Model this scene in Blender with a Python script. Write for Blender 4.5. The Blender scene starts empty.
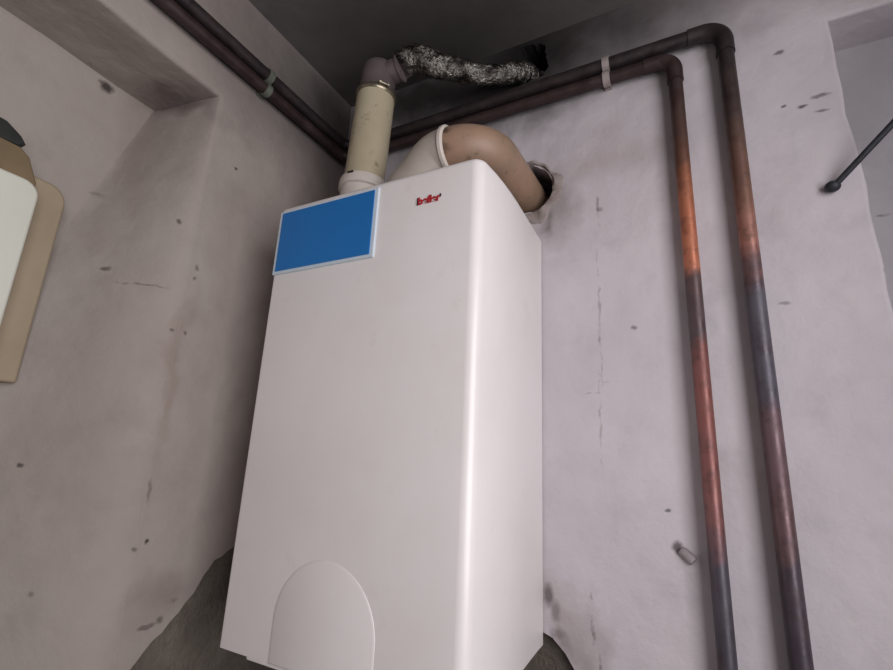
import bpy, bmesh, math, random
from mathutils import Vector, Matrix
from mathutils.geometry import tessellate_polygon
S = bpy.context.scene
C = S.collection
PI = math.pi
rnd = random.Random(7)

# ------------------------------------------------------------------ helpers
def link(o):
    C.objects.link(o); return o

def finish(name, bm, mat, parent=None, smooth=False, angle=40):
    """One mesh object; mesh data in room coordinates, offset by its parent's place."""
    bmesh.ops.remove_doubles(bm, verts=bm.verts, dist=1e-6)
    bmesh.ops.recalc_face_normals(bm, faces=bm.faces)
    me = bpy.data.meshes.new(name)
    if smooth:
        for f in bm.faces: f.smooth = True
        for e in bm.edges:
            if len(e.link_faces) == 2 and e.calc_face_angle(0) > math.radians(angle):
                e.smooth = False
    bm.to_mesh(me); bm.free()
    me.materials.append(mat)
    o = link(bpy.data.objects.new(name, me))
    if parent is not None:
        o.parent = parent
        base = Vector((0, 0, 0)); p = parent
        while p is not None:
            base += Vector(p.location); p = p.parent
        o.location = -base
    return o

def thing(name, label, cat, loc, group=None):
    o = link(bpy.data.objects.new(name, None))
    o.location = loc; o.empty_display_size = .05
    o['label'] = label; o['category'] = cat
    if group: o['group'] = group
    return o

def tag(o, label, cat, group=None):
    o['label'] = label; o['category'] = cat
    if group: o['group'] = group
    return o

def struct(o):
    o['kind'] = 'structure'; return o

def box(bm, a, b, bev=0, seg=2):
    a, b = Vector(a), Vector(b)
    r = bmesh.ops.create_cube(bm, size=1, matrix=Matrix.Translation((a + b) / 2) @ Matrix.Diagonal((*(b - a), 1)))
    if bev:
        es = list({e for v in r['verts'] for e in v.link_edges})
        bmesh.ops.bevel(bm, geom=es, offset=bev, segments=seg, affect='EDGES', profile=.5)

def round_path(pts, rads, n=8):
    """Polyline with its inner corners rounded by arcs."""
    pts = [Vector(p) for p in pts]
    if not isinstance(rads, (list, tuple)): rads = [rads] * (len(pts) - 2)
    out = [pts[0]]
    for i in range(1, len(pts) - 1):
        p, a, b = pts[i], pts[i - 1], pts[i + 1]
        u = (a - p).normalized(); v = (b - p).normalized()
        ang = u.angle(v)
        t = rads[i - 1] / math.tan(ang / 2)
        c = p + (u + v).normalized() * (rads[i - 1] / math.sin(ang / 2))
        s, e = p + u * t, p + v * t
        ds, de = s - c, e - c
        tot = ds.angle(de); ax = ds.cross(de).normalized()
        for k in range(n + 1):
            out.append(c + Matrix.Rotation(tot * k / n, 3, ax) @ ds)
    out.append(pts[-1])
    return out

def resample(pts, step):
    out = [pts[0]]
    for a, b in zip(pts, pts[1:]):
        L = (b - a).length; n = max(1, int(L / step))
        for k in range(1, n + 1): out.append(a.lerp(b, k / n))
    return out

def smoothline(pts, n=8):
    """Catmull-Rom through the points."""
    P = [Vector(p) for p in pts]; P = [P[0] * 2 - P[1]] + P + [P[-1] * 2 - P[-2]]
    out = []
    for i in range(1, len(P) - 2):
        for k in range(n):
            t = k / n
            out.append(.5 * ((2 * P[i]) + (P[i + 1] - P[i - 1]) * t + (2 * P[i - 1] - 5 * P[i] + 4 * P[i + 1] - P[i + 2]) * t * t
                             + (3 * P[i] - P[i - 1] - 3 * P[i + 1] + P[i + 2]) * t ** 3))
    out.append(P[-2])
    return out

def tube(bm, pts, r, seg=24, caps=True, wob=None):
    """Sweep a circle along pts; r a number or list; wob(i, k) scales the radius."""
    n = len(pts)
    T = [(pts[min(i + 1, n - 1)] - pts[max(i - 1, 0)]).normalized() for i in range(n)]
    up = Vector((0, 0, 1)) if abs(T[0].z) < .9 else Vector((0, 1, 0))
    N = (up - T[0] * up.dot(T[0])).normalized()
    rings = []
    for i in range(n):
        if i:
            ax = T[i - 1].cross(T[i])
            if ax.length > 1e-7:
                N = Matrix.Rotation(T[i - 1].angle(T[i]), 3, ax.normalized()) @ N
        B = T[i].cross(N)
        ri = r[i] if isinstance(r, (list, tuple)) else r
        rings.append([bm.verts.new(pts[i] + (N * math.cos(2 * PI * k / seg) + B * math.sin(2 * PI * k / seg)) * ri * (wob(i, k) if wob else 1))
                      for k in range(seg)])
    for a, b in zip(rings, rings[1:]):
        for k in range(seg):
            bm.faces.new((a[k], a[(k + 1) % seg], b[(k + 1) % seg], b[k]))
    if caps:
        bm.faces.new(rings[0][::-1]); bm.faces.new(rings[-1])
    return rings

def lathe_along(bm, origin, axis, prof, seg=32):
    """prof: (distance along the axis, radius) pairs -> closed solid."""
    o = Vector(origin); a = Vector(axis).normalized()
    pts = []; rs = []
    for d, rr in prof:
        pts.append(o + a * d); rs.append(rr)
    # frames are constant, so build the rings directly
    up = Vector((0, 0, 1)) if abs(a.z) < .9 else Vector((0, 1, 0))
    N = (up - a * up.dot(a)).normalized(); B = a.cross(N)
    rings = [[bm.verts.new(p + (N * math.cos(2 * PI * k / seg) + B * math.sin(2 * PI * k / seg)) * rr) for k in range(seg)] for p, rr in zip(pts, rs)]
    for x, y in zip(rings, rings[1:]):
        for k in range(seg):
            bm.faces.new((x[k], x[(k + 1) % seg], y[(k + 1) % seg], y[k]))
    bm.faces.new(rings[0][::-1]); bm.faces.new(rings[-1])

def slab(bm, outer, holes, mp, back, bev=None, off=.008, seg=3):
    """Polygon with holes, filled, then given the thickness 'back' (a vector).
    bev(p2d_a, p2d_b) says which front edges are softened."""
    loops = [outer] + holes
    tri = tessellate_polygon([[Vector((p[0], p[1], 0)) for p in l] for l in loops])
    flat = [p for l in loops for p in l]
    V = [bm.verts.new(mp(*p)) for p in flat]
    W = [bm.verts.new(Vector(mp(*p)) + Vector(back)) for p in flat]
    for t in tri:
        try:
            bm.faces.new([V[i] for i in t]); bm.faces.new([W[i] for i in reversed(t)])
        except ValueError: pass
    k = 0; es = []
    for l in loops:
        n = len(l)
        for i in range(n):
            a, b = k + i, k + (i + 1) % n
            bm.faces.new((V[a], V[b], W[b], W[a]))
            if bev and bev(flat[a], flat[b]):
                e = bm.edges.get((V[a], V[b]))
                if e: es.append(e)
        k += n
    bmesh.ops.recalc_face_normals(bm, faces=bm.faces)
    if es:
        bmesh.ops.bevel(bm, geom=es, offset=off, segments=seg, affect='EDGES', profile=.5)

def ragged(pts, step, amp, seed, close=False):
    """A polyline broken into short pieces that wander off it."""
    r = random.Random(seed); out = []
    n = len(pts)
    for i in range(n if close else n - 1):
        a = Vector(pts[i]); b = Vector(pts[(i + 1) % n]); d = b - a
        m = max(1, int(d.length / step)); nn = Vector((-d.y, d.x)).normalized()
        for k in range(m):
            q = a + d * k / m
            if (i or k) or close: q = q + nn * r.uniform(-amp, amp)
            out.append((q.x, q.y))
    if not close: out.append(tuple(pts[-1]))
    return out

def blob(cx, cy, rx, ry, amp, n, seed):
    r = random.Random(seed); ph = [r.uniform(0, 6.3) for _ in range(4)]
    out = []
    for i in range(n):
        t = 2 * PI * i / n
        k = 1 + amp * (math.sin(2 * t + ph[0]) * .5 + math.sin(3 * t + ph[1]) * .5 + math.sin(5 * t + ph[2]) * .35 + r.uniform(-.4, .4))
        out.append((cx + rx * k * math.cos(t), cy + ry * k * math.sin(t)))
    return out

# ------------------------------------------------------------------ materials
def lin(c):
    f = lambda x: x / 12.92 if x <= .04045 else ((x + .055) / 1.055) ** 2.4
    return (*[f(v / 255) for v in c], 1)

class NT:
    def __init__(s, name):
        s.m = bpy.data.materials.new(name); s.m.use_nodes = True
        s.t = s.m.node_tree; s.b = s.t.nodes['Principled BSDF']
        s.co = s.t.nodes.new('ShaderNodeTexCoord').outputs['Object']
    def n(s, k, **kw):
        x = s.t.nodes.new(k)
        for a, v in kw.items(): setattr(x, a, v)
        return x
    def l(s, a, b): s.t.links.new(a, b)
    def inp(s, sock, v):
        if isinstance(v, bpy.types.NodeSocket): s.l(v, sock)
        else: sock.default_value = v
    def math(s, op, a, b=None, clamp=False):
        x = s.n('ShaderNodeMath', operation=op, use_clamp=clamp)
        s.inp(x.inputs[0], a)
        if b is not None: s.inp(x.inputs[1], b)
        return x.outputs[0]
    def vmath(s, op, a, b=None, scale=None):
        x = s.n('ShaderNodeVectorMath', operation=op)
        s.inp(x.inputs[0], a)
        if b is not None: s.inp(x.inputs[1], b)
        if scale is not None: x.inputs['Scale'].default_value = scale
        return x.outputs['Value'] if op in ('LENGTH', 'DISTANCE') else x.outputs[0]
    def noise(s, scale, detail=4, rough=.55, vec=None, color=False, dist=0):
        x = s.n('ShaderNodeTexNoise'); x.inputs['Scale'].default_value = scale
        x.inputs['Detail'].default_value = detail; x.inputs['Roughness'].default_value = rough
        x.inputs['Distortion'].default_value = dist
        s.l(vec or s.co, x.inputs['Vector'])
        return x.outputs['Color'] if color else x.outputs['Fac']
    def rng(s, v, a, b, c=0., d=1.):
        x = s.n('ShaderNodeMapRange'); x.clamp = True
        s.inp(x.inputs[0], v)
        for i, q in enumerate((a, b, c, d)): x.inputs[i + 1].default_value = q
        return x.outputs[0]
    def mix(s, fac, a, b):
        x = s.n('ShaderNodeMix', data_type='RGBA')
        s.inp(x.inputs['Factor'], fac); s.inp(x.inputs['A'], a); s.inp(x.inputs['B'], b)
        return x.outputs['Result']
    def ramp(s, v, stops):
        x = s.n('ShaderNodeValToRGB'); s.l(v, x.inputs[0]); e = x.color_ramp.elements
        while len(e) > 1: e.remove(e[-1])
        e[0].position, e[0].color = stops[0]
        for p, c in stops[1:]:
            q = e.new(p); q.color = c
        return x.outputs[0]
    def bump(s, h, strength=.3, dist=.01, prev=None):
        x = s.n('ShaderNodeBump'); x.inputs['Strength'].default_value = strength
        x.inputs['Distance'].default_value = dist; s.l(h, x.inputs['Height'])
        if prev: s.l(prev, x.inputs['Normal'])
        return x.outputs[0]
    def spot(s, vec, c, r, soft=.5):
        d = s.vmath('LENGTH', s.vmath('MULTIPLY', s.vmath('SUBTRACT', vec, c), tuple(1 / q for q in r)))
        return s.rng(d, 1 + soft * .4, 1 - soft, 0, 1)
    def done(s, col, rough=.6, metal=0., normal=None, **kw):
        s.inp(s.b.inputs['Base Color'], col); s.inp(s.b.inputs['Roughness'], rough); s.inp(s.b.inputs['Metallic'], metal)
        if normal: s.l(normal, s.b.inputs['Normal'])
        for k, v in kw.items(): s.inp(s.b.inputs[k], v)
        return s.m

def plain(name, rgb, rough=.5, metal=0., var=.08, scale=30, bump=.0, bscale=200, **kw):
    n = NT(name); c = lin(rgb)
    d = tuple(x * (1 - var) for x in c[:3]) + (1,)
    col = n.mix(n.rng(n.noise(scale, 5), .35, .65), c, d)
    nm = n.bump(n.noise(bscale, 3), bump, .002) if bump else None
    return n.done(col, rough, metal, nm, **kw)

def plaster(name, base, dirt, spots=(), soot_shade=(), stains=(), cracks=(), relief=1.0):
    n = NT(name)
    big = n.noise(2.6, 6, .6); mid = n.noise(9, 6, .62); fine = n.noise(70, 4)
    col = n.mix(n.rng(big, .35, .68), lin(base), lin(dirt))
    col = n.mix(n.math('MULTIPLY', n.rng(mid, .52, .75), .35), col, lin([x * .86 for x in dirt]))
    v2 = n.vmath('ADD', n.co, n.vmath('SCALE', n.vmath('SUBTRACT', n.noise(38, 3, color=True), (.5, .5, .5)), scale=.016))
    v3 = n.vmath('ADD', n.co, n.vmath('SCALE', n.vmath('SUBTRACT', n.noise(6, 4, color=True), (.5, .5, .5)), scale=.22))
    for c, r, rgb, f in stains:                     # soft patches of grime with their own shape
        col = n.mix(n.math('MULTIPLY', n.spot(v3, c, r, .75), f), col, lin(rgb))
    for c, r, rgb, f in soot_shade:
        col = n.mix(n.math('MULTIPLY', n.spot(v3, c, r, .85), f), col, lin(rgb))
    # tiny specks
    vo = n.n('ShaderNodeTexVoronoi'); vo.inputs['Scale'].default_value = 9; n.l(n.co, vo.inputs['Vector'])
    sp = n.math('MULTIPLY', n.rng(vo.outputs['Distance'], .055, .02), n.rng(n.noise(4, 2), .5, .6))
    col = n.mix(n.math('MULTIPLY', sp, .55), col, lin((70, 62, 60)))
    for c, r, f in spots:
        col = n.mix(n.math('MULTIPLY', n.spot(v2, c, r, .5), f), col, lin((62, 54, 52)))
    for c, r, f in cracks:
        col = n.mix(n.math('MULTIPLY', n.spot(v2, c, r, .3), n.math('MULTIPLY', n.rng(n.noise(30, 3), .42, .6), f)), col, lin((105, 92, 90)))
    h = n.bump(n.noise(3.2, 3, .5), .5 * relief, .05)
    h = n.bump(n.noise(14, 5, .6), .35 * relief, .012, h)
    h = n.bump(fine, .25, .0025, h)
    return n.done(col, .88, 0, h, **{'Specular IOR Level': .25})

Y0 = 0
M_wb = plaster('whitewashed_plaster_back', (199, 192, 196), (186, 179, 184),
    spots=[((1.150, 0, .331), (.010, 1, .006), .7), ((1.203, 0, .206), (.016, 1, .004), .6), ((1.144, 0, .203), (.006, 1, .004), .8), ((1.174, 0, .191), (.009, 1, .004), .8),
           ((1.201, 0, .174), (.012, 1, .004), .6), ((.84, 0, -.233), (.006, 1, .005), .6), ((1.101, 0, -.21), (.010, 1, .004), .45), ((.88, 0, -.59), (.006, 1, .004), .7),
           ((.655, 0, -.768), (.012, 1, .022), .7), ((.67, 0, -.795), (.010, 1, .02), .45), ((.606, .060, .143), (.10, .055, .10), .95), ((.781, 0, .05), (.007, 1, .007), .4), ((.893, 0, -.652), (.011, 1, .011), .8)],  # entry inside the elbow hole paints in the hole's shade
    stains=[((.68, 0, .10), (.05, 1, .10), (120, 108, 104), .55), ((.655, 0, .06), (.018, 1, .03), (98, 88, 84), .6), ((.73, 0, -.86), (.05, 1, .06), (140, 126, 122), .6),
            ((.70, 0, -.78), (.05, 1, .05), (150, 136, 132), .6), ((.68, 0, -.835), (.03, 1, .02), (110, 96, 92), .7),
            ((.80, 0, .18), (.12, 1, .05), (168, 152, 150), .5)],
    soot_shade=[((1.0, 0, .64), (.6, 1, .20), (100, 92, 92), .85), ((.28, 0, .52), (.50, 1, .20), (40, 36, 36), .95), ((.66, 0, .57), (.46, 1, .22), (56, 50, 50), .95), ((.56, 0, .57), (.30, 1, .20), (40, 37, 37), .9), ((.606, 0, .53), (.10, 1, .09), (20, 18, 19), .97)],  # soot near the ceiling, with the pipes' shadow put into the colour
    cracks=[((.772, 0, -.20), (.003, 1, .16), .45), ((.766, 0, -.42), (.0025, 1, .10), .4), ((.777, 0, .06), (.003, 1, .07), .5), ((.75, 0, -.37), (.02, 1, .0025), .6),
            ((.79, 0, -.345), (.02, 1, .002), .4), ((1.25, 0, -.12), (.0025, 1, .06), .8), ((.74, 0, -.80), (.004, 1, .05), .9), ((.75, 0, -.88), (.003, 1, .04), .8)])
sl = []
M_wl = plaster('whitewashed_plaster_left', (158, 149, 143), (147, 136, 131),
    spots=[((0, -.372, .138), (1, .004, .005), .95), ((0, -.42, -.165), (1, .006, .005), .5), ((0, -.418, -.141), (1, .005, .008), .5), ((0, -.448, -.286), (1, .005, .004), .6),
           ((0, -.42, -.284), (1, .004, .006), .6), ((0, -.415, -.692), (1, .0035, .006), .95), ((0, -.438, -.705), (1, .007, .0045), .6), ((0, -.362, -.84), (1, .007, .008), .6),
           ((-.2, -.585, .27), (1, .016, .013), .95), ((-.2, -.541, -.17), (1, .006, .006), .7), ((-.2, -.469, -.048), (1, .005, .006), .7),
           ((-.2, -.587, -.563), (1, .005, .005), .8), ((-.2, -.557, .01), (1, .012, .005), .3), ((-.2, -.60, .276), (1, .008, .005), .5), ((0, -.43, -.60), (1, .004, .02), .4)],
    stains=[((-.12, -.455, .27), (.12, .06, .035), (92, 82, 80), .7), ((-.2, -.50, -.1), (.1, .05, .5), (128, 114, 108), .55), ((0, -.33, -.2), (.1, .06, .35), (142, 130, 126), .5),
            ((0, -.36, -.80), (.1, .06, .06), (120, 106, 102), .5), ((-.05, -.44, -.35), (.1, .02, .2), (128, 112, 100), .5)],
    cracks=[((-.2, -.50, -.20), (1, .035, .0025), .9), ((0, -.35, -.81), (1, .02, .006), .9), ((0, -.385, -.845), (1, .02, .006), .9)],
    soot_shade=[((0, -.05, .50), (.3, .46, .24), (42, 38, 38), .92), ((0, -.05, .1), (.3, .12, .5), (98, 88, 88), .5)])  # upper corner soot with painted shade; lower entry paints the boiler's shadow
M_wr = plaster('whitewashed_plaster_recess', (178, 174, 178), (160, 156, 160), cracks=[((1.30, .1, -.02), (.02, 1, .003), .8)])
M_lip = plaster('crumbled_filler', (196, 188, 188), (140, 128, 124), relief=1.6)
M_ceil = None
n = NT('dark_ceiling_paint')
cc = n.mix(n.rng(n.noise(1.8, 6, .6), .35, .65), lin((116, 111, 108)), lin((92, 87, 85)))
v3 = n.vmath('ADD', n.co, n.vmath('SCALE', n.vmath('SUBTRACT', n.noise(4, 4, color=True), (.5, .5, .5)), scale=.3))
cc = n.mix(n.spot(v3, (.35, -.05, .6), (.55, .42, 1), .9), cc, lin((50, 46, 46)))  # ceiling colour gets darker towards the boiler corner
M_ceil = n.done(cc, .9, 0, n.bump(n.noise(14, 5), .3, .01))
M_floor = plain('concrete_floor', (120, 116, 112), .8, var=.25, scale=6)
n = NT('bare_cement')
cc = n.mix(n.rng(n.noise(7, 7, .65), .35, .65), lin((114, 106, 97)), lin((84, 76, 70)))
M_cem = n.done(cc, .95, 0, n.bump(n.noise(30, 6, .7), .7, .02))

M_white = None
n = NT('white_enamel')
cc = n.mix(n.rng(n.noise(2.5, 6, .6), .4, .7), lin((228, 222, 222)), lin((218, 212, 210)))
cc = n.mix(n.math('MULTIPLY', n.rng(n.noise(11, 6, .7), .62, .75), .25), cc, lin((186, 178, 172)))
M_white = n.done(cc, .38, 0, n.bump(n.noise(3, 2), .12, .01), **{'Coat Weight': .3, 'Coat Roughness': .2})
M_blue = plain('blue_fascia_plastic', (22, 110, 182), .42, var=.12, scale=3)
M_frame = plain('pale_fascia_border', (196, 208, 218), .4, var=.05)
M_red = plain('red_print', (176, 34, 44), .5)
M_ink = plain('black_print', (38, 24, 30), .5)
M_under = plain('galvanised_underside', (70, 68, 66), .55, .4, var=.3)
M_cream = None
n = NT('aged_cream_enamel')
cc = n.mix(n.rng(n.noise(5, 6, .6), .35, .65), lin((182, 173, 148)), lin((166, 154, 130)))
cc = n.mix(n.math('MULTIPLY', n.rng(n.noise(26, 5, .7), .60, .68), .7), cc, lin((112, 96, 76)))
M_cream = n.done(cc, .42, 0, n.bump(n.noise(8, 3), .12, .006))
n = NT('stained_tan_enamel')
cc = n.mix(n.rng(n.noise(7, 6, .6), .35, .65), lin((160, 128, 108)), lin((132, 112, 94)))
v = n.vmath('ADD', n.co, n.vmath('SCALE', n.vmath('SUBTRACT', n.noise(30, 3, color=True), (.5, .5, .5)), scale=.03))
for c, r, f in [((.505, -.258, .163), (.018, .02, .014), .9), ((.505, -.25, .125), (.02, .02, .012), .6), ((.566, -.168, .19), (.016, .016, .012), .75),
                ((.60, -.12, .185), (.008, .02, .012), .8), ((.61, -.02, .19), (.03, .02, .02), .5)]:
    cc = n.mix(n.math('MULTIPLY', n.spot(v, c, r, .5), f), cc, lin((66, 46, 34)))
cc = n.mix(n.math('MULTIPLY', n.rng(n.noise(34, 5, .7), .60, .66), .5), cc, lin((92, 72, 54)))
M_tan = n.done(cc, .5, 0, n.bump(n.noise(9, 3), .2, .008))
M_wplas = plain('white_flue_plastic', (206, 196, 188), .45, var=.12, scale=16)
M_wpl2 = plain('greyed_white_outlet', (172, 162, 152), .5, var=.2, scale=14)  # evenly greyer than the white flue plastic
M_grey = plain('sooty_aluminium_sleeve', (112, 100, 100), .55, .35, var=.35, scale=14, bump=.2, bscale=60)
M_dark = plain('black_rubber_seal', (30, 24, 22), .7)
M_clamp = plain('dull_steel_band', (150, 140, 122), .35, .8, var=.4, scale=60)
n = NT('crumpled_foil')
cc = n.mix(n.rng(n.noise(30, 5), .4, .65), lin((150, 146, 140)), lin((64, 58, 54)))
M_foil = n.done(cc, n.rng(n.noise(50, 3), .3, .7, .16, .42), .95, n.bump(n.noise(85, 4, .6), .9, .012))
M_clip = plain('grimy_pale_clip', (158, 146, 144), .6, var=.3, scale=40)
M_clip2 = plain('greenish_brass_clip', (112, 116, 106), .5, .3, var=.3, scale=60)
M_beige = plain('yellowed_beige_casing', (156, 140, 118), .6, var=.14, scale=9, bump=.15, bscale=20)
M_brown = plain('brown_backing_board', (122, 104, 78), .7, var=.2, scale=14)
M_cover = plain('off_white_cover', (206, 206, 194), .4, var=.04, scale=5)
M_blk = plain('black_green_plastic', (40, 42, 40), .6, var=.4, scale=30)
M_cable = plain('dark_rusty_steel', (56, 58, 64), .6, .3, var=.5, scale=70, bump=.3, bscale=90)
M_redc = plain('dark_red_tube', (92, 40, 38), .5)
M_plug = plain('grey_plastic_plug', (150, 142, 144), .6, var=.2, scale=60)
M_winf = plain('white_window_frame', (225, 225, 222), .4)

def copper(name, stops):
    n = NT(name)
    sx = n.n('ShaderNodeSeparateXYZ'); n.l(n.co, sx.inputs[0])
    wob = n.math('MULTIPLY', n.math('SUBTRACT', n.noise(18, 4), .5), .15)
    t = n.rng(n.math('ADD', sx.outputs['Z'], wob), -1.0, .5)
    st = [((z + 1) / 1.5, lin(c)) for z, c in stops]
    col = n.ramp(t, st)
    blot = n.rng(n.noise(26, 6, .7), .50, .66)
    col = n.mix(n.math('MULTIPLY', blot, .6), col, lin((70, 56, 56)))
    m = n.rng(n.noise(20, 4), .35, .65, .45, .2)
    return n.done(col, n.rng(n.noise(40, 4), .3, .7, .34, .6), m, n.bump(n.noise(60, 4), .25, .003))
DK = (58, 44, 44)
M_cu1 = copper('heat_stained_copper', [(-1, (78, 74, 84)), (-.66, (82, 76, 86)), (-.60, (128, 86, 84)), (-.40, (134, 84, 78)), (-.29, (124, 78, 74)), (-.25, (84, 70, 74)),
                                       (-.17, (92, 72, 72)), (-.13, (190, 118, 92)), (.03, (176, 110, 82)), (.11, (112, 76, 62)), (.2, (84, 62, 56)), (.30, DK), (.5, DK)])
M_cu2 = copper('dark_tarnished_copper', [(-1, (66, 60, 70)), (-.66, (76, 66, 74)), (-.62, (104, 80, 82)), (-.42, (106, 84, 90)), (-.38, (84, 79, 90)), (-.18, (90, 85, 95)), (-.14, (112, 84, 84)),
                                         (-.10, (168, 118, 106)), (-.03, (128, 92, 78)), (.10, (104, 78, 68)), (.22, (70, 56, 54)), (.32, (50, 42, 44)), (.5, (48, 40, 42))])

# ------------------------------------------------------------------ the room
XR, YF, ZF, ZC = 1.75, -2.6, -1.92, .60
BX, BZ = 1.243, .376          # pilaster arris and lintel of the right-hand recess
JY, JZ, JX = -.445, .288, -.2  # jamb, lintel and depth of the left-hand recess

# back wall: plaster 10 cm in front of the recess panel, broken away at the foot behind the boiler
arris = ragged([(BX + .006, ZF), (BX + .006, -.1), (BX - .002, .1), (BX - .006, BZ)], .05, .003, 3)
foot = [(.0, -.80), (.35, -.83), (.648, -.836), (.662, -.842), (.69, -.862), (.703, -.89), (.706, -1.0), (.72, -1.25), (.0, -1.3)]
foot_r = ragged(foot[:8], .018, .004, 5) 
outer = [(-.02, ZF)] + [(x, z) for x, z in arris] + [(XR, BZ), (XR, ZC), (-.02, ZC)]
notch = foot_r + [(0, -1.3)]
# the notch touches the outer edge at x = 0, so it is cut out of the outline
outer = [(.0, ZF)] + arris + [(XR, BZ), (XR, ZC), (.0, ZC)] + foot_r + [(.60, -1.3), (.0, -1.32)]
h1 = blob(.606, .143, .068, .068, .07, 40, 11)
h2 = blob(.608, .527, .060, .058, .16, 36, 5)
bm = bmesh.new()
near = lambda p, x=None, z=None: (x is None or abs(p[0] - x) < .012) and (z is None or abs(p[1] - z) < .012)
slab(bm, outer, [h1, h2], lambda x, z: (x, 0, z), (0, .1, 0),
     bev=lambda a, b: (near(a, BX) and near(b, BX)) or (near(a, None, BZ) and near(b, None, BZ)), off=.007)
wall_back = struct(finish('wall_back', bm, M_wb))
bm = bmesh.new()
slab(bm, [(-.25, ZF), (XR, ZF), (XR, ZC), (-.25, ZC)], [blob(.606, .143, .066, .066, .05, 30, 3), blob(.608, .525, .058, .055, .1, 30, 4)], lambda x, z: (x, .1, z), (0, .1, 0))
o = finish('recess_panel', bm, M_wr, wall_back)
bm = bmesh.new()
box(bm, (.45, .2, 0), (.75, .3, ZC))
finish('outer_masonry', bm, M_cem, wall_back)
bm = bmesh.new()
box(bm, (0.0, .022, -1.35), (.75, .0999, -.79))
o = finish('bare_masonry', bm, M_cem, wall_back)
# broken crumbs and mortar smears left on the masonry and around the elbow hole
bm = bmesh.new()
def lip_ring(seed, grow, n=72):
    r = random.Random(seed); ph = [r.uniform(0, 6.3) for _ in range(5)]; out = []
    for i in range(n):
        a = 2 * PI * i / n; w_ = max(0, math.cos(a + math.radians(48))) ** 1.5
        k = .0015 + grow * (.35 + w_) * (1 + .35 * math.sin(5 * a + ph[0]) + .25 * math.sin(9 * a + ph[1]) + r.uniform(-.15, .15))
        out.append((a, k))
    return out
rows = []
g = lip_ring(8, .022); n_ = len(g)
for q, (f, hgt) in enumerate([(-.12, .012), (-.06, -.001), (.15, -.0055), (.5, -.0045), (.85, -.003), (1, .002)]):
    row = []
    for (a, k), (hx, hz) in zip(g, [(.606 + .069 * math.cos(t[0]), .143 + .069 * math.sin(t[0])) for t in g]):
        rad = .069 + k * max(f, 0) + .02 * min(f, 0)
        row.append(bm.verts.new((.606 + rad * math.cos(a), hgt - (.003 * math.sin(11 * a) * (0 < f < 1)), .143 + rad * math.sin(a))))
    rows.append(row)
for a_, b_ in zip(rows, rows[1:]):
    for k in range(n_): bm.faces.new((a_[k], a_[(k + 1) % n_], b_[(k + 1) % n_], b_[k]))
finish('broken_plaster_lip', bm, M_lip, wall_back, smooth=True)

# left wall: plaster with the recess beside the pilaster, broken away near the foot
edge = [(-.001, -.755), (-.20, -.72), (-.258, -.752), (-.30, -.805), (-.34, -.85), (-.41, -.915), (-.43, -1.0), (-.43, -1.3)]
edge_r = ragged(edge, .016, .0035, 9)
outer = [(JY, ZF), (JY, JZ), (YF, JZ), (YF, ZC), (0.02, ZC), (0.02, -.755)] + edge_r + [(0.02, -1.32), (0.02, ZF)]
# jamb and lintel edges get small unevenness
jamb = ragged([(JY, ZF), (JY, -1.0), (JY, JZ)], .09, .003, 21)
lint = ragged([(JY, JZ), (-.7, JZ + .006), (YF, JZ)], .12, .0025, 22)
outer = jamb[:-1] + lint + [(YF, ZC), (0.0, ZC), (0.0, -.755)] + edge_r[1:] + [(0.0, -1.32), (0.0, ZF)]
bm = bmesh.new()
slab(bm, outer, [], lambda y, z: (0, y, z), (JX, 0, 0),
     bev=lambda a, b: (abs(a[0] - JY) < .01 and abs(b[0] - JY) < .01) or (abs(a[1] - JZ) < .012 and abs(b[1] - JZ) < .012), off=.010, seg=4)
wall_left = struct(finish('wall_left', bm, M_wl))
bm = bmesh.new()
slab(bm, [(YF, ZF), (.1, ZF), (.1, ZC), (YF, ZC)], [], lambda y, z: (JX, y, z), (-.1, 0, 0))
o = finish('recess_panel', bm, M_wl, wall_left)
bm = bmesh.new()
box(bm, (-.19, JY + .012, -1.35), (-.020, .0, -.70))
o = finish('bare_masonry', bm, M_cem, wall_left)

# the infill is plastered up to the pilaster in a soft hollow that deepens below the lintel
def s5(t): t = min(max(t, 0), 1); return t * t * t * (t * (6 * t - 15) + 10)
def s3(t): t = min(max(t, 0), 1); return t * t * (3 - 2 * t)
bm = bmesh.new(); ny, nz = 28, 48; rw = []
for j in range(nz + 1):
    u = j / nz; z = JZ - .0005 - (JZ - ZF) * u ** 1.8
    wd = .045 + .20 * min(1, (JZ - z) / .62)
    row = []
    for i in range(ny + 1):
        y = JY + .006 - wd * i / ny
        tt = i / ny
        row.append(bm.verts.new((.0006 - .2046 * s3(tt) if i else .0006, y, z)))
    rw.append(row)
for j in range(nz):
    for i in range(ny): bm.faces.new((rw[j][i], rw[j][i + 1], rw[j + 1][i + 1], rw[j + 1][i]))
finish('hollow_plaster', bm, M_wl, wall_left, smooth=True, angle=80)

bm = bmesh.new(); box(bm, (-.3, YF - .1, ZC), (XR + .15, .2, ZC + .15)); struct(finish('ceiling', bm, M_ceil))
bm = bmesh.new(); box(bm, (-.3, YF - .1, ZF - .1), (XR + .15, .2, ZF)); struct(finish('floor', bm, M_floor))
bm = bmesh.new(); box(bm, (-.3, YF - .1, ZF), (XR + .15, YF, ZC)); struct(finish('wall_front', bm, M_wr))
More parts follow.
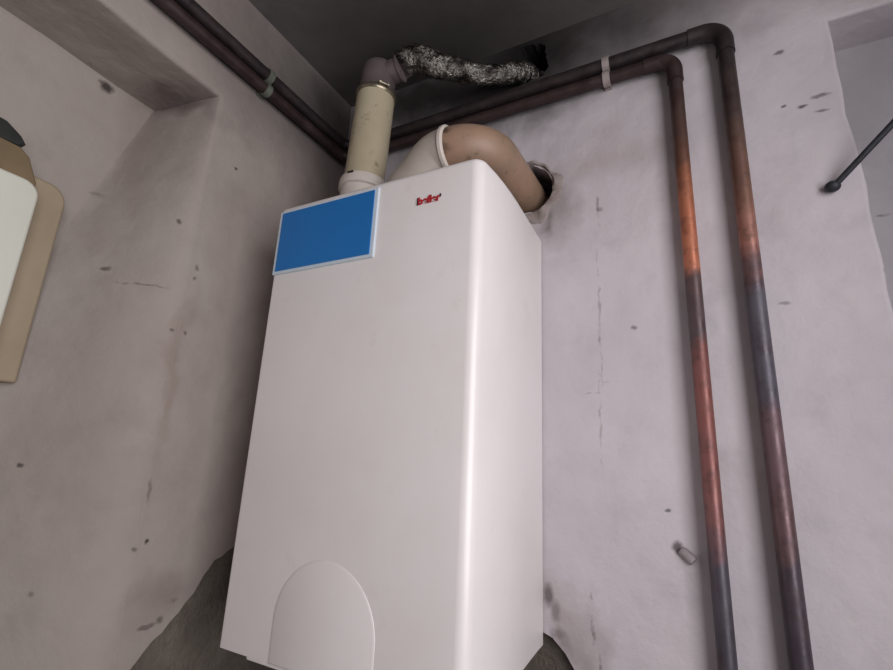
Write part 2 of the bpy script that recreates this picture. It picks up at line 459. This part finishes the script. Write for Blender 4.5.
# right wall with its window
WY0, WY1, WZ0, WZ1 = -2.0, -.6, -1.1, .45
bm = bmesh.new()
slab(bm, [(YF, ZF), (.1, ZF), (.1, ZC), (YF, ZC)], [[(WY0, WZ0), (WY1, WZ0), (WY1, WZ1), (WY0, WZ1)]], lambda y, z: (XR, y, z), (.15, 0, 0))
struct(finish('wall_right', bm, M_wr))
bm = bmesh.new()
for a, b in [((WY0, WZ0), (WY0 + .05, WZ1)), ((WY1 - .05, WZ0), (WY1, WZ1)), ((WY0, WZ0), (WY1, WZ0 + .05)), ((WY0, WZ1 - .05), (WY1, WZ1))]:
    box(bm, (XR + .09, a[0], a[1]), (XR + .14, b[0], b[1]), .004)
struct(finish('window_1', bm, M_winf))

# ------------------------------------------------------------------ the boiler
X0, X1, D, H = .1617, .6452, .3546, .855
boiler = thing('wall_boiler', 'large white wall-hung gas boiler with a blue rectangular fascia panel', 'boiler', (X0 + (X1 - X0) / 2, 0, -H))
def profile(x0, x1, yb, yf, rl, rr, n=8):
    """Plan of the casing: back corners square, front corners rounded."""
    p = [(x0, yb), ]
    for k in range(n + 1):
        a = PI + (PI / 2) * k / n
        p.append((x0 + rl + rl * math.cos(a), yf + rl + rl * math.sin(a)))
    for k in range(n + 1):
        a = 1.5 * PI + (PI / 2 - .22) * k / n
        p.append((x1 - rr + rr * math.cos(a) - .001, yf + rr + rr * math.sin(a)))
    xa, ya = p[-1]
    for k in range(1, 9):                          # the side is bowed a little, most of it near the front
        t = k / 9; s_ = (1 - t) ** 2
        p.append((xa + (x1 - xa) * t + .020 * t * s_ * 2.2, ya + (yb - ya) * t))
    p.append((x1, yb))
    return p
bm = bmesh.new()
P = profile(X0, X1, -.004, -D, .007, .022)
# sheet-metal shell: top closed and rounded, bottom open
def inset_prof(d): return profile(X0 + d, X1 - d, -.004, -D + d, max(.007 - d * .3, .003), .022 - d * .3)
layers = [(P, -H)] + [(P, -.008)] + [(inset_prof(.008 * (1 - math.cos(t))), -.008 + .008 * math.sin(t) + .004 * math.sin(t)) for t in [PI / 8, PI / 4, 3 * PI / 8, PI / 2]]
rings = [[bm.verts.new((x, y, z)) for x, y in pr] for pr, z in layers]
m_ = len(P)
for a, b in zip(rings, rings[1:]):
    for k in range(m_ - 1): bm.faces.new((a[k], a[k + 1], b[k + 1], b[k]))
    bm.faces.new((a[m_ - 1], a[0], b[0], b[m_ - 1]))
bm.faces.new(rings[-1])
# turned-in lip at the bottom
lip = [bm.verts.new((x, y, -H)) for x, y in inset_prof(.012)]
lip2 = [bm.verts.new((x, y, -H + .03)) for x, y in inset_prof(.012)]
for k in range(m_):
    bm.faces.new((rings[0][(k + 1) % m_], rings[0][k], lip[k], lip[(k + 1) % m_]))
    bm.faces.new((lip[(k + 1) % m_], lip[k], lip2[k], lip2[(k + 1) % m_]))
finish('casing', bm, M_white, boiler, smooth=True, angle=35)
# underside tray with connections
bm = bmesh.new(); box(bm, (X0 + .014, -D + .014, -H + .012), (X1 - .014, -.006, -H + .026))
tray = finish('bottom_tray', bm, M_under, boiler)
bm = bmesh.new(); box(bm, (X0 + .07, -D + .002, -H - .006), (X1 - .07, -D + .10, -H + .012), .002)
finish('control_flap', bm, M_white, boiler)
for i, xx in enumerate((.26, .33, .40, .47, .54)):
    bm = bmesh.new()
    lathe_along(bm, (xx, -.13, -H + .012), (0, 0, -1), [(0, .016), (.02, .016), (.02, .020), (.045, .020), (.045, .011), (.075, .011)], 6 if i % 2 else 20)
    finish('pipe_connector', bm, M_cu1, boiler)
# blue fascia
bm = bmesh.new(); box(bm, (.1635, -D - .004, -.156), (.4265, -D + .001, -.0085), .0015)
fas = finish('fascia_border', bm, M_frame, boiler)
bm = bmesh.new(); box(bm, (.1720, -D - .0055, -.1495), (.4180, -D - .001, -.0140), .0008)
finish('blue_panel', bm, M_blue, fas)
# arched cover low on the front
def arch(cx, cz, r, zb, n=32):
    p = [(cx - r, zb)]
    p += [(cx + r * math.cos(PI - PI * k / n), cz + r * math.sin(PI - PI * k / n)) for k in range(n + 1)]
    p.append((cx + r, zb)); return p
bm = bmesh.new()
lay = [(arch(.389, -.790, .105, -H + .001), -D + .001), (arch(.389, -.790, .104, -H + .001), -D - .0006), (arch(.389, -.790, .100, -H + .003), -D - .0020)]
rg = [[bm.verts.new((x, y, z)) for x, z in l] for l, y in lay]
for a, b in zip(rg, rg[1:]):
    for k in range(len(a)): bm.faces.new((a[k], a[(k + 1) % len(a)], b[(k + 1) % len(a)], b[k]))
bm.faces.new(rg[-1]); bm.faces.new(rg[0][::-1])
ac = finish('arched_cover', bm, M_white, boiler, smooth=True, angle=25)
ac['label'] = 'shallow arched cover low on the boiler front'
# small brand lettering
def text_mesh(txt, size, loc, mat, parent, name):
    cu = bpy.data.curves.new('lettering', 'FONT'); cu.body = txt; cu.size = size; cu.extrude = .0006; cu.offset = .0007
    cu.align_x = 'CENTER'; cu.align_y = 'CENTER'
    t = bpy.data.objects.new('lettering', cu); C.objects.link(t)
    bpy.context.view_layer.update()
    me = bpy.data.meshes.new_from_object(t.evaluated_get(bpy.context.evaluated_depsgraph_get()))
    bpy.data.objects.remove(t)
    me.transform(Matrix.Translation(loc) @ Matrix.Rotation(PI / 2, 4, 'X'))
    bm = bmesh.new(); bm.from_mesh(me); bpy.data.meshes.remove(me)
    return finish(name, bm, mat, parent)
lg = text_mesh('befler', .0200, (.5400, -D - .0012, -.0610), M_red, boiler, 'lettering')
lg['label'] = 'small red lettering near the top right of the front'
bm = bmesh.new(); box(bm, (.5150, -D - .0018, -.0680), (.5172, -D + .0005, -.0530)); finish('lettering_accent', bm, M_ink, lg)
bm = bmesh.new(); box(bm, (.5620, -D - .0018, -.0600), (.5645, -D + .0005, -.0545))
finish('lettering_accent', bm, M_ink, lg)
# hanging bracket against the wall
bm = bmesh.new(); box(bm, (X0 + .03, -.006, -.10), (X1 - .03, 0, -.05)); finish('hanging_bracket', bm, M_under, boiler)

# ------------------------------------------------------------------ cream flue on top of the boiler
F0 = Vector((.248, -.2, 0)); FT = Vector((.2655, -.2, .386)); fa = (FT - F0).normalized()
flue = thing('flue_pipe', 'upright cream enamelled flue pipe standing on top of the white boiler', 'pipe', F0)
bm = bmesh.new()
lathe_along(bm, F0, fa, [(.12, .0495), (.20, .0495), (.380, .0485), (.386, .0475)], 40)
pipe = finish('pipe_body', bm, M_cream, flue, smooth=True)
bm = bmesh.new()
lathe_along(bm, F0, fa, [(0, .060), (.018, .060), (.02, .0535), (.105, .0535), (.108, .0590), (.126, .0590), (.134, .0560), (.136, .0500)], 40)
col = finish('base_collar', bm, M_wplas, flue, smooth=True, angle=30); col['label'] = 'white collar at the foot of the flue pipe'
bm = bmesh.new()
cpt = F0 + fa * .130 + Vector((.004, -.055, 0)); box(bm, cpt - Vector((.008, .004, .003)), cpt + Vector((.008, .004, .003)), .001)
finish('locking_tab', bm, M_dark, col)
bm = bmesh.new()
lathe_along(bm, F0, fa, [(.374, .0500), (.377, .0525), (.386, .0525), (.389, .0500)], 40)
band = finish('clamp_band', bm, M_clamp, flue, smooth=True)
bm = bmesh.new()
lathe_along(bm, F0 + fa * .383 + Vector((.046, -.032, 0)), (.5, .8, 0), [(-.012, .0045), (-.007, .0045), (-.007, .003), (.010, .003), (.010, .005), (.014, .005)], 8)
finish('clamp_screw', bm, M_clamp, band)
# seam of worn paint down the pipe
bm = bmesh.new()
for i in range(9):
    t = .14 + i * .011 + rnd.uniform(-.003, .003)
    c = F0 + fa * t + Vector((-.0480, -.0130, 0)); s = rnd.uniform(.002, .0045)
    bmesh.ops.create_icosphere(bm, subdivisions=1, radius=1, matrix=Matrix.Translation(c) @ Matrix.Diagonal((s * .5, s * .7, s * 1.5, 1)))
finish('rust_blisters', bm, M_dark, flue)['kind'] = 'stuff'
bm = bmesh.new()
top = F0 + fa * .386
lathe_along(bm, top - fa * .004, fa, [(0, .0455), (.070, .0455), (.082, .0435), (.091, .037), (.096, .026), (.098, .012)], 36)
slv = finish('grey_sleeve', bm, M_grey, flue, smooth=True, angle=50); slv['label'] = 'sooty grey sleeve above the cream pipe'

bm = bmesh.new()
lathe_along(bm, top + fa * .058 + Vector((.018, .002, 0)), (1, .12, .22), [(0, .030), (.040, .030), (.042, .0335), (.047, .0335), (.049, .030)], 30)
finish('side_spigot', bm, M_grey, slv, smooth=True, angle=35)
# foil duct from the sleeve to the hole in the wall
st = top + fa * .058 + Vector((.064, .0075, .0105))
dp = [st, (.338, -.188, .478), (.374, -.175, .482), (.410, -.150, .470), (.460, -.120, .461), (.507, -.085, .458), (.556, -.050, .468), (.590, -.015, .490), (.602, .030, .508), (.604, .07, .512)]
dpts = resample(smoothline(dp, 6), .0035)
wr = random.Random(2)
wn = [wr.uniform(-1, 1) for _ in range(4000)]
def wobf(i, k):
    rid = .045 * math.sin(i * 2.1)
    cr = .05 * wn[(i // 4 * 13 + k // 4 * 7) % 4000] + .025 * wn[(i * 31 + k * 17) % 4000]
    return 1 + rid + cr
bm = bmesh.new()
N_ = len(dpts)
rr_ = [.031 + .003 * math.sin(i * .09) - (.003 * i / N_) for i in range(N_)]
tube(bm, dpts, rr_, 36, True, wobf)
duct = tag(finish('foil_duct', bm, M_foil, None, smooth=True, angle=70), 'crumpled silver foil flexible duct bending from the grey sleeve into the wall hole', 'duct')

# ------------------------------------------------------------------ tan elbow into the wall
EZ = .150
elbow = thing('flue_elbow', 'stained tan flue elbow behind the boiler going into the broken wall hole', 'pipe', (.39, -.205, 0))
bm = bmesh.new()
p_el = round_path([(.500, -.212, EZ - .002), (.582, -.212, EZ - .003), (.593, .085, EZ - .004)], .078, 14)
tube(bm, resample(p_el, .02), .0490, 40)
finish('elbow_bend', bm, M_tan, elbow, smooth=True)
bm = bmesh.new()
lathe_along(bm, (.500, -.212, EZ - .002), (1, 0, 0), [(-.008, .0500), (-.006, .0545), (.001, .0545), (.003, .0525), (.005, .0490)], 40)
rg_ = finish('socket_ring', bm, M_wplas, elbow, smooth=True, angle=30); rg_['label'] = 'white socket ring'
bm = bmesh.new()
p_w = round_path([(.385, -.212, 0), (.385, -.212, .062), (.462, -.212, .142), (.496, -.212, EZ - .002)], [.03, .05], 8)
tube(bm, resample(p_w, .02), .0510, 40)
lower = finish('white_outlet', bm, M_wpl2, elbow, smooth=True); lower['label'] = 'off-white outlet pipe rising from the boiler top'
bm = bmesh.new()
lathe_along(bm, (.385, -.212, 0), (0, 0, 1), [(0, .066), (.010, .066), (.012, .057), (.03, .057)], 32)
finish('outlet_flange', bm, M_wplas, elbow, smooth=True, angle=30)

# ------------------------------------------------------------------ the two copper pipes
def copper_pipe(label, x, zh, y, xl, rad, mat, bend):
    loc = (x, y, ZF)
    t = thing('copper_pipe', label, 'pipe', loc, None)
    path = round_path([(x, y, ZF), (x, y, zh), (xl, y, zh), (xl, YF + .01, zh)], [bend, .04], 10)
    bm = bmesh.new(); tube(bm, resample(path, .06), rad, 24)
    finish('pipe_run', bm, mat, t, smooth=True)
    bm = bmesh.new()
    p = round_path([(x, y, zh - bend - .03), (x, y, zh), (x - bend - .03, y, zh)], bend, 12)
    tube(bm, p, rad + .0024, 24)
    finish('elbow_fitting', bm, mat, t, smooth=True, angle=50)
    bm = bmesh.new()
    p = round_path([(xl + .075, y, zh), (xl, y, zh), (xl, y - .075, zh)], .04, 10)
    tube(bm, p, rad + .0024, 24)
    finish('elbow_fitting', bm, mat, t, smooth=True, angle=50)
    return t
PY, PX, ZL, ZU, RL, RU = -.024, .025, .3765, .4170, .0145, .0160
copper_pipe('orange-stained copper pipe, the lower and shorter of the pair, nearer the boiler', .9555, ZL, PY, PX, RL, M_cu1, .032)
copper_pipe('darker tarnished copper pipe, the upper and outer one, farther right of the boiler', 1.0545, ZU, PY, PX, RU, M_cu2, .038)

def pipe_clip(label, at, axis, mat):
    """Double saddle clip round both pipes; axis 'x' on the back wall, 'y' on the left wall."""
    t = thing('pipe_clip', label, 'clip', at)
    for zc, rad in ((ZL, RL), (ZU, RU)):
        bm = bmesh.new()
        # a strap: open ring of rectangular section
        n_ = 22; w = .008; a0, a1 = -.35 * PI, 1.35 * PI
        rings = []
        for k in range(n_ + 1):
            a = a0 + (a1 - a0) * k / n_
            # angle measured so that the opening faces the wall
            dirp = (-math.sin(a), math.cos(a))     # (out of the wall, up)
            q = []
            for rr, ww in ((rad + .0006, -w), (rad + .0036, -w), (rad + .0036, w), (rad + .0006, w)):
                u = math.sin(a) * rr; v = math.cos(a) * rr
                if axis == 'x': q.append(bm.verts.new((at[0] + ww, PY - u, zc + v)))
                else: q.append(bm.verts.new((PX + u, at[1] + ww, zc + v)))
            rings.append(q)
        for a_, b_ in zip(rings, rings[1:]):
            for k in range(4): bm.faces.new((a_[k], a_[(k + 1) % 4], b_[(k + 1) % 4], b_[k]))
        bm.faces.new(rings[0][::-1]); bm.faces.new(rings[-1])
        finish('strap', bm, mat, t, smooth=True, angle=40)
    bm = bmesh.new()
    if axis == 'x': box(bm, (at[0] - .008, -.006, ZL - .013), (at[0] + .008, 0.0, ZU + .014), .001)
    else: box(bm, (0, at[1] - .008, ZL - .013), (.007, at[1] + .008, ZU + .014), .001)
    finish('base_plate', bm, mat, t)
    return t
pipe_clip('pale double clip holding the two copper pipes on the back wall above the boiler', (.812, 0, .396), 'x', M_clip)
pipe_clip('greenish clip holding the two copper pipes on the left wall under the ceiling', (0, -.345, .396), 'y', M_clip2)

# ------------------------------------------------------------------ casing on the left
mb = thing('meter_box', 'off-white box on a beige backing mounted in the left wall recess', 'box', (-.2, -.78, -.43))
def rounded(y0, y1, z0, z1, r, n=6, cut=None):
    p = [(y0, z0), (y1 - .004, z0), (y1, z0 + .004)]
    for k in range(n + 1):
        a = (PI / 2) * k / n
        p.append((y1 - r + r * math.cos(a), z1 - r + r * math.sin(a)))
    p.append((y0, z1)); return p
bm = bmesh.new()
slab(bm, rounded(-1.02, -.619, -.419, -.026, .035), [], lambda y, z: (-.150, y, z), (-.05, 0, 0), bev=lambda a, b: True, off=.006, seg=3)
finish('beige_backing', bm, M_beige, mb, smooth=True, angle=35)
bm = bmesh.new()
slab(bm, [(-1.02, -.10), (-.68, -.10), (-.678, -.050), (-.688, -.028), (-.698, -.006), (-.715, .006), (-.76, .008), (-1.02, .012)], [], lambda y, z: (-.128, y, z), (-.07, 0, 0), bev=lambda a, b: True, off=.004)
finish('brown_backing', bm, M_brown, mb, smooth=True, angle=35)
bm = bmesh.new()
slab(bm, rounded(-1.02, -.678, -.412, -.060, .028), [], lambda y, z: (-.10, y, z), (-.06, 0, 0), bev=lambda a, b: True, off=.006, seg=3)
cv = finish('white_cover', bm, M_cover, mb, smooth=True, angle=35)
bm = bmesh.new()
slab(bm, [(-.70, -.347), (-.679, -.345), (-.679, -.3435), (-.70, -.3445)], [], lambda y, z: (-.0992, y, z), (-.002, 0, 0))
finish('cover_seam', bm, M_dark, cv)
bm = bmesh.new()
slab(bm, [(-1.0, .010), (-.76, .010), (-.715, .010), (-.706, .018), (-.715, .030), (-.74, .046), (-.80, .052), (-1.0, .052)], [], lambda y, z: (-.135, y, z), (-.064, 0, 0), bev=lambda a, b: True, off=.004)
lid = finish('black_lid', bm, M_blk, mb, smooth=True, angle=35); lid['label'] = 'black lid on top of the box'
bm = bmesh.new(); tube(bm, [Vector((-.17, -.655, -.415)), Vector((-.17, -.66, -.46)), Vector((-.175, -.68, -.56)), Vector((-.18, -.70, -1.2))], .010, 14)
finish('red_tube', bm, M_redc, mb, smooth=True)

# ------------------------------------------------------------------ stay rod on the pilaster
rod = thing('stay_rod', 'thin dark steel rod slanting up to the right from a knob on the pilaster', 'rod', (1.196, 0, .003))
a_ = Vector((1.196, -.012, .001)); d_ = Vector((.084, -.048, .078)).normalized()
L_ = (ZC - a_.z) / d_.z
bm = bmesh.new()
pts = [a_ + d_ * (L_ * k / 30) for k in range(31)]
tube(bm, pts, .0055, 10)
finish('rod_shaft', bm, M_cable, rod, smooth=True)
bm = bmesh.new(); bmesh.ops.create_uvsphere(bm, u_segments=18, v_segments=12, radius=.0125, matrix=Matrix.Translation((1.195, -.011, .002)) @ Matrix.Diagonal((1, .9, .85, 1)))
finish('end_knob', bm, M_cable, rod, smooth=True)
e_ = pts[-1]
bm = bmesh.new(); lathe_along(bm, (e_.x, e_.y, ZC), (0, 0, -1), [(0, .02), (.004, .02), (.006, .012), (.02, .010)], 20)
finish('ceiling_anchor', bm, M_cable, rod, smooth=True, angle=30)

# wall plug left in its chipped hole
bm = bmesh.new()
ax = Vector((.75, -.25, -.62)).normalized()
lathe_along(bm, Vector((.8985, .001, -.655)), ax, [(0, .0075), (.004, .0095), (.022, .0095), (.026, .0082), (.0265, .0045)], 16)
tag(finish('wall_plug', bm, M_plug, None, smooth=True, angle=40), 'small grey plastic wall plug sticking out of the back wall beside the copper pipes', 'plug')

# ------------------------------------------------------------------ light
w = bpy.data.worlds.new('daylight'); S.world = w; w.use_nodes = True
bg = w.node_tree.nodes['Background']; bg.inputs[0].default_value = (.9, .93, 1.0, 1); bg.inputs[1].default_value = 1.0
ar = bpy.data.lights.new('window_daylight', 'AREA'); ar.shape = 'RECTANGLE'
ar.size = WY1 - WY0 - .1; ar.size_y = WZ1 - WZ0 - .1; ar.energy = 30; ar.color = (1, .965, .97)
lo = link(bpy.data.objects.new('window_daylight', ar))
lo.location = (XR + .08, (WY0 + WY1) / 2, (WZ0 + WZ1) / 2)
lo.rotation_euler = (0, PI / 2, 0)
ar.size, ar.size_y = ar.size_y, ar.size

# ------------------------------------------------------------------ camera
cam = bpy.data.cameras.new('camera'); co = link(bpy.data.objects.new('camera', cam))
cam.sensor_width = 36; cam.lens = 470.826 / 893 * 36; cam.clip_start = .01
Rm = [[0.8866182572668548, 0.4601773458664172, 0.046312808513683426], [-0.07482044830296747, 0.24152660112144764, -0.9675054529388784], [-0.45640986667339734, 0.854342853485684, 0.24857256948647977]]
right, down, fwd = Vector(Rm[0]), Vector(Rm[1]), Vector(Rm[2])
m = Matrix((right, -down, -fwd)).transposed().to_4x4()
m.translation = (.93999, -1.01201, -.51050)
co.matrix_world = m
S.camera = co

S.view_settings.view_transform = 'Standard'; S.view_settings.look = 'None'
S.view_settings.gamma = 1; S.view_settings.use_curve_mapping = False; S.view_settings.exposure = 0
S.cycles.use_denoising = True
S.cycles.max_bounces = 8
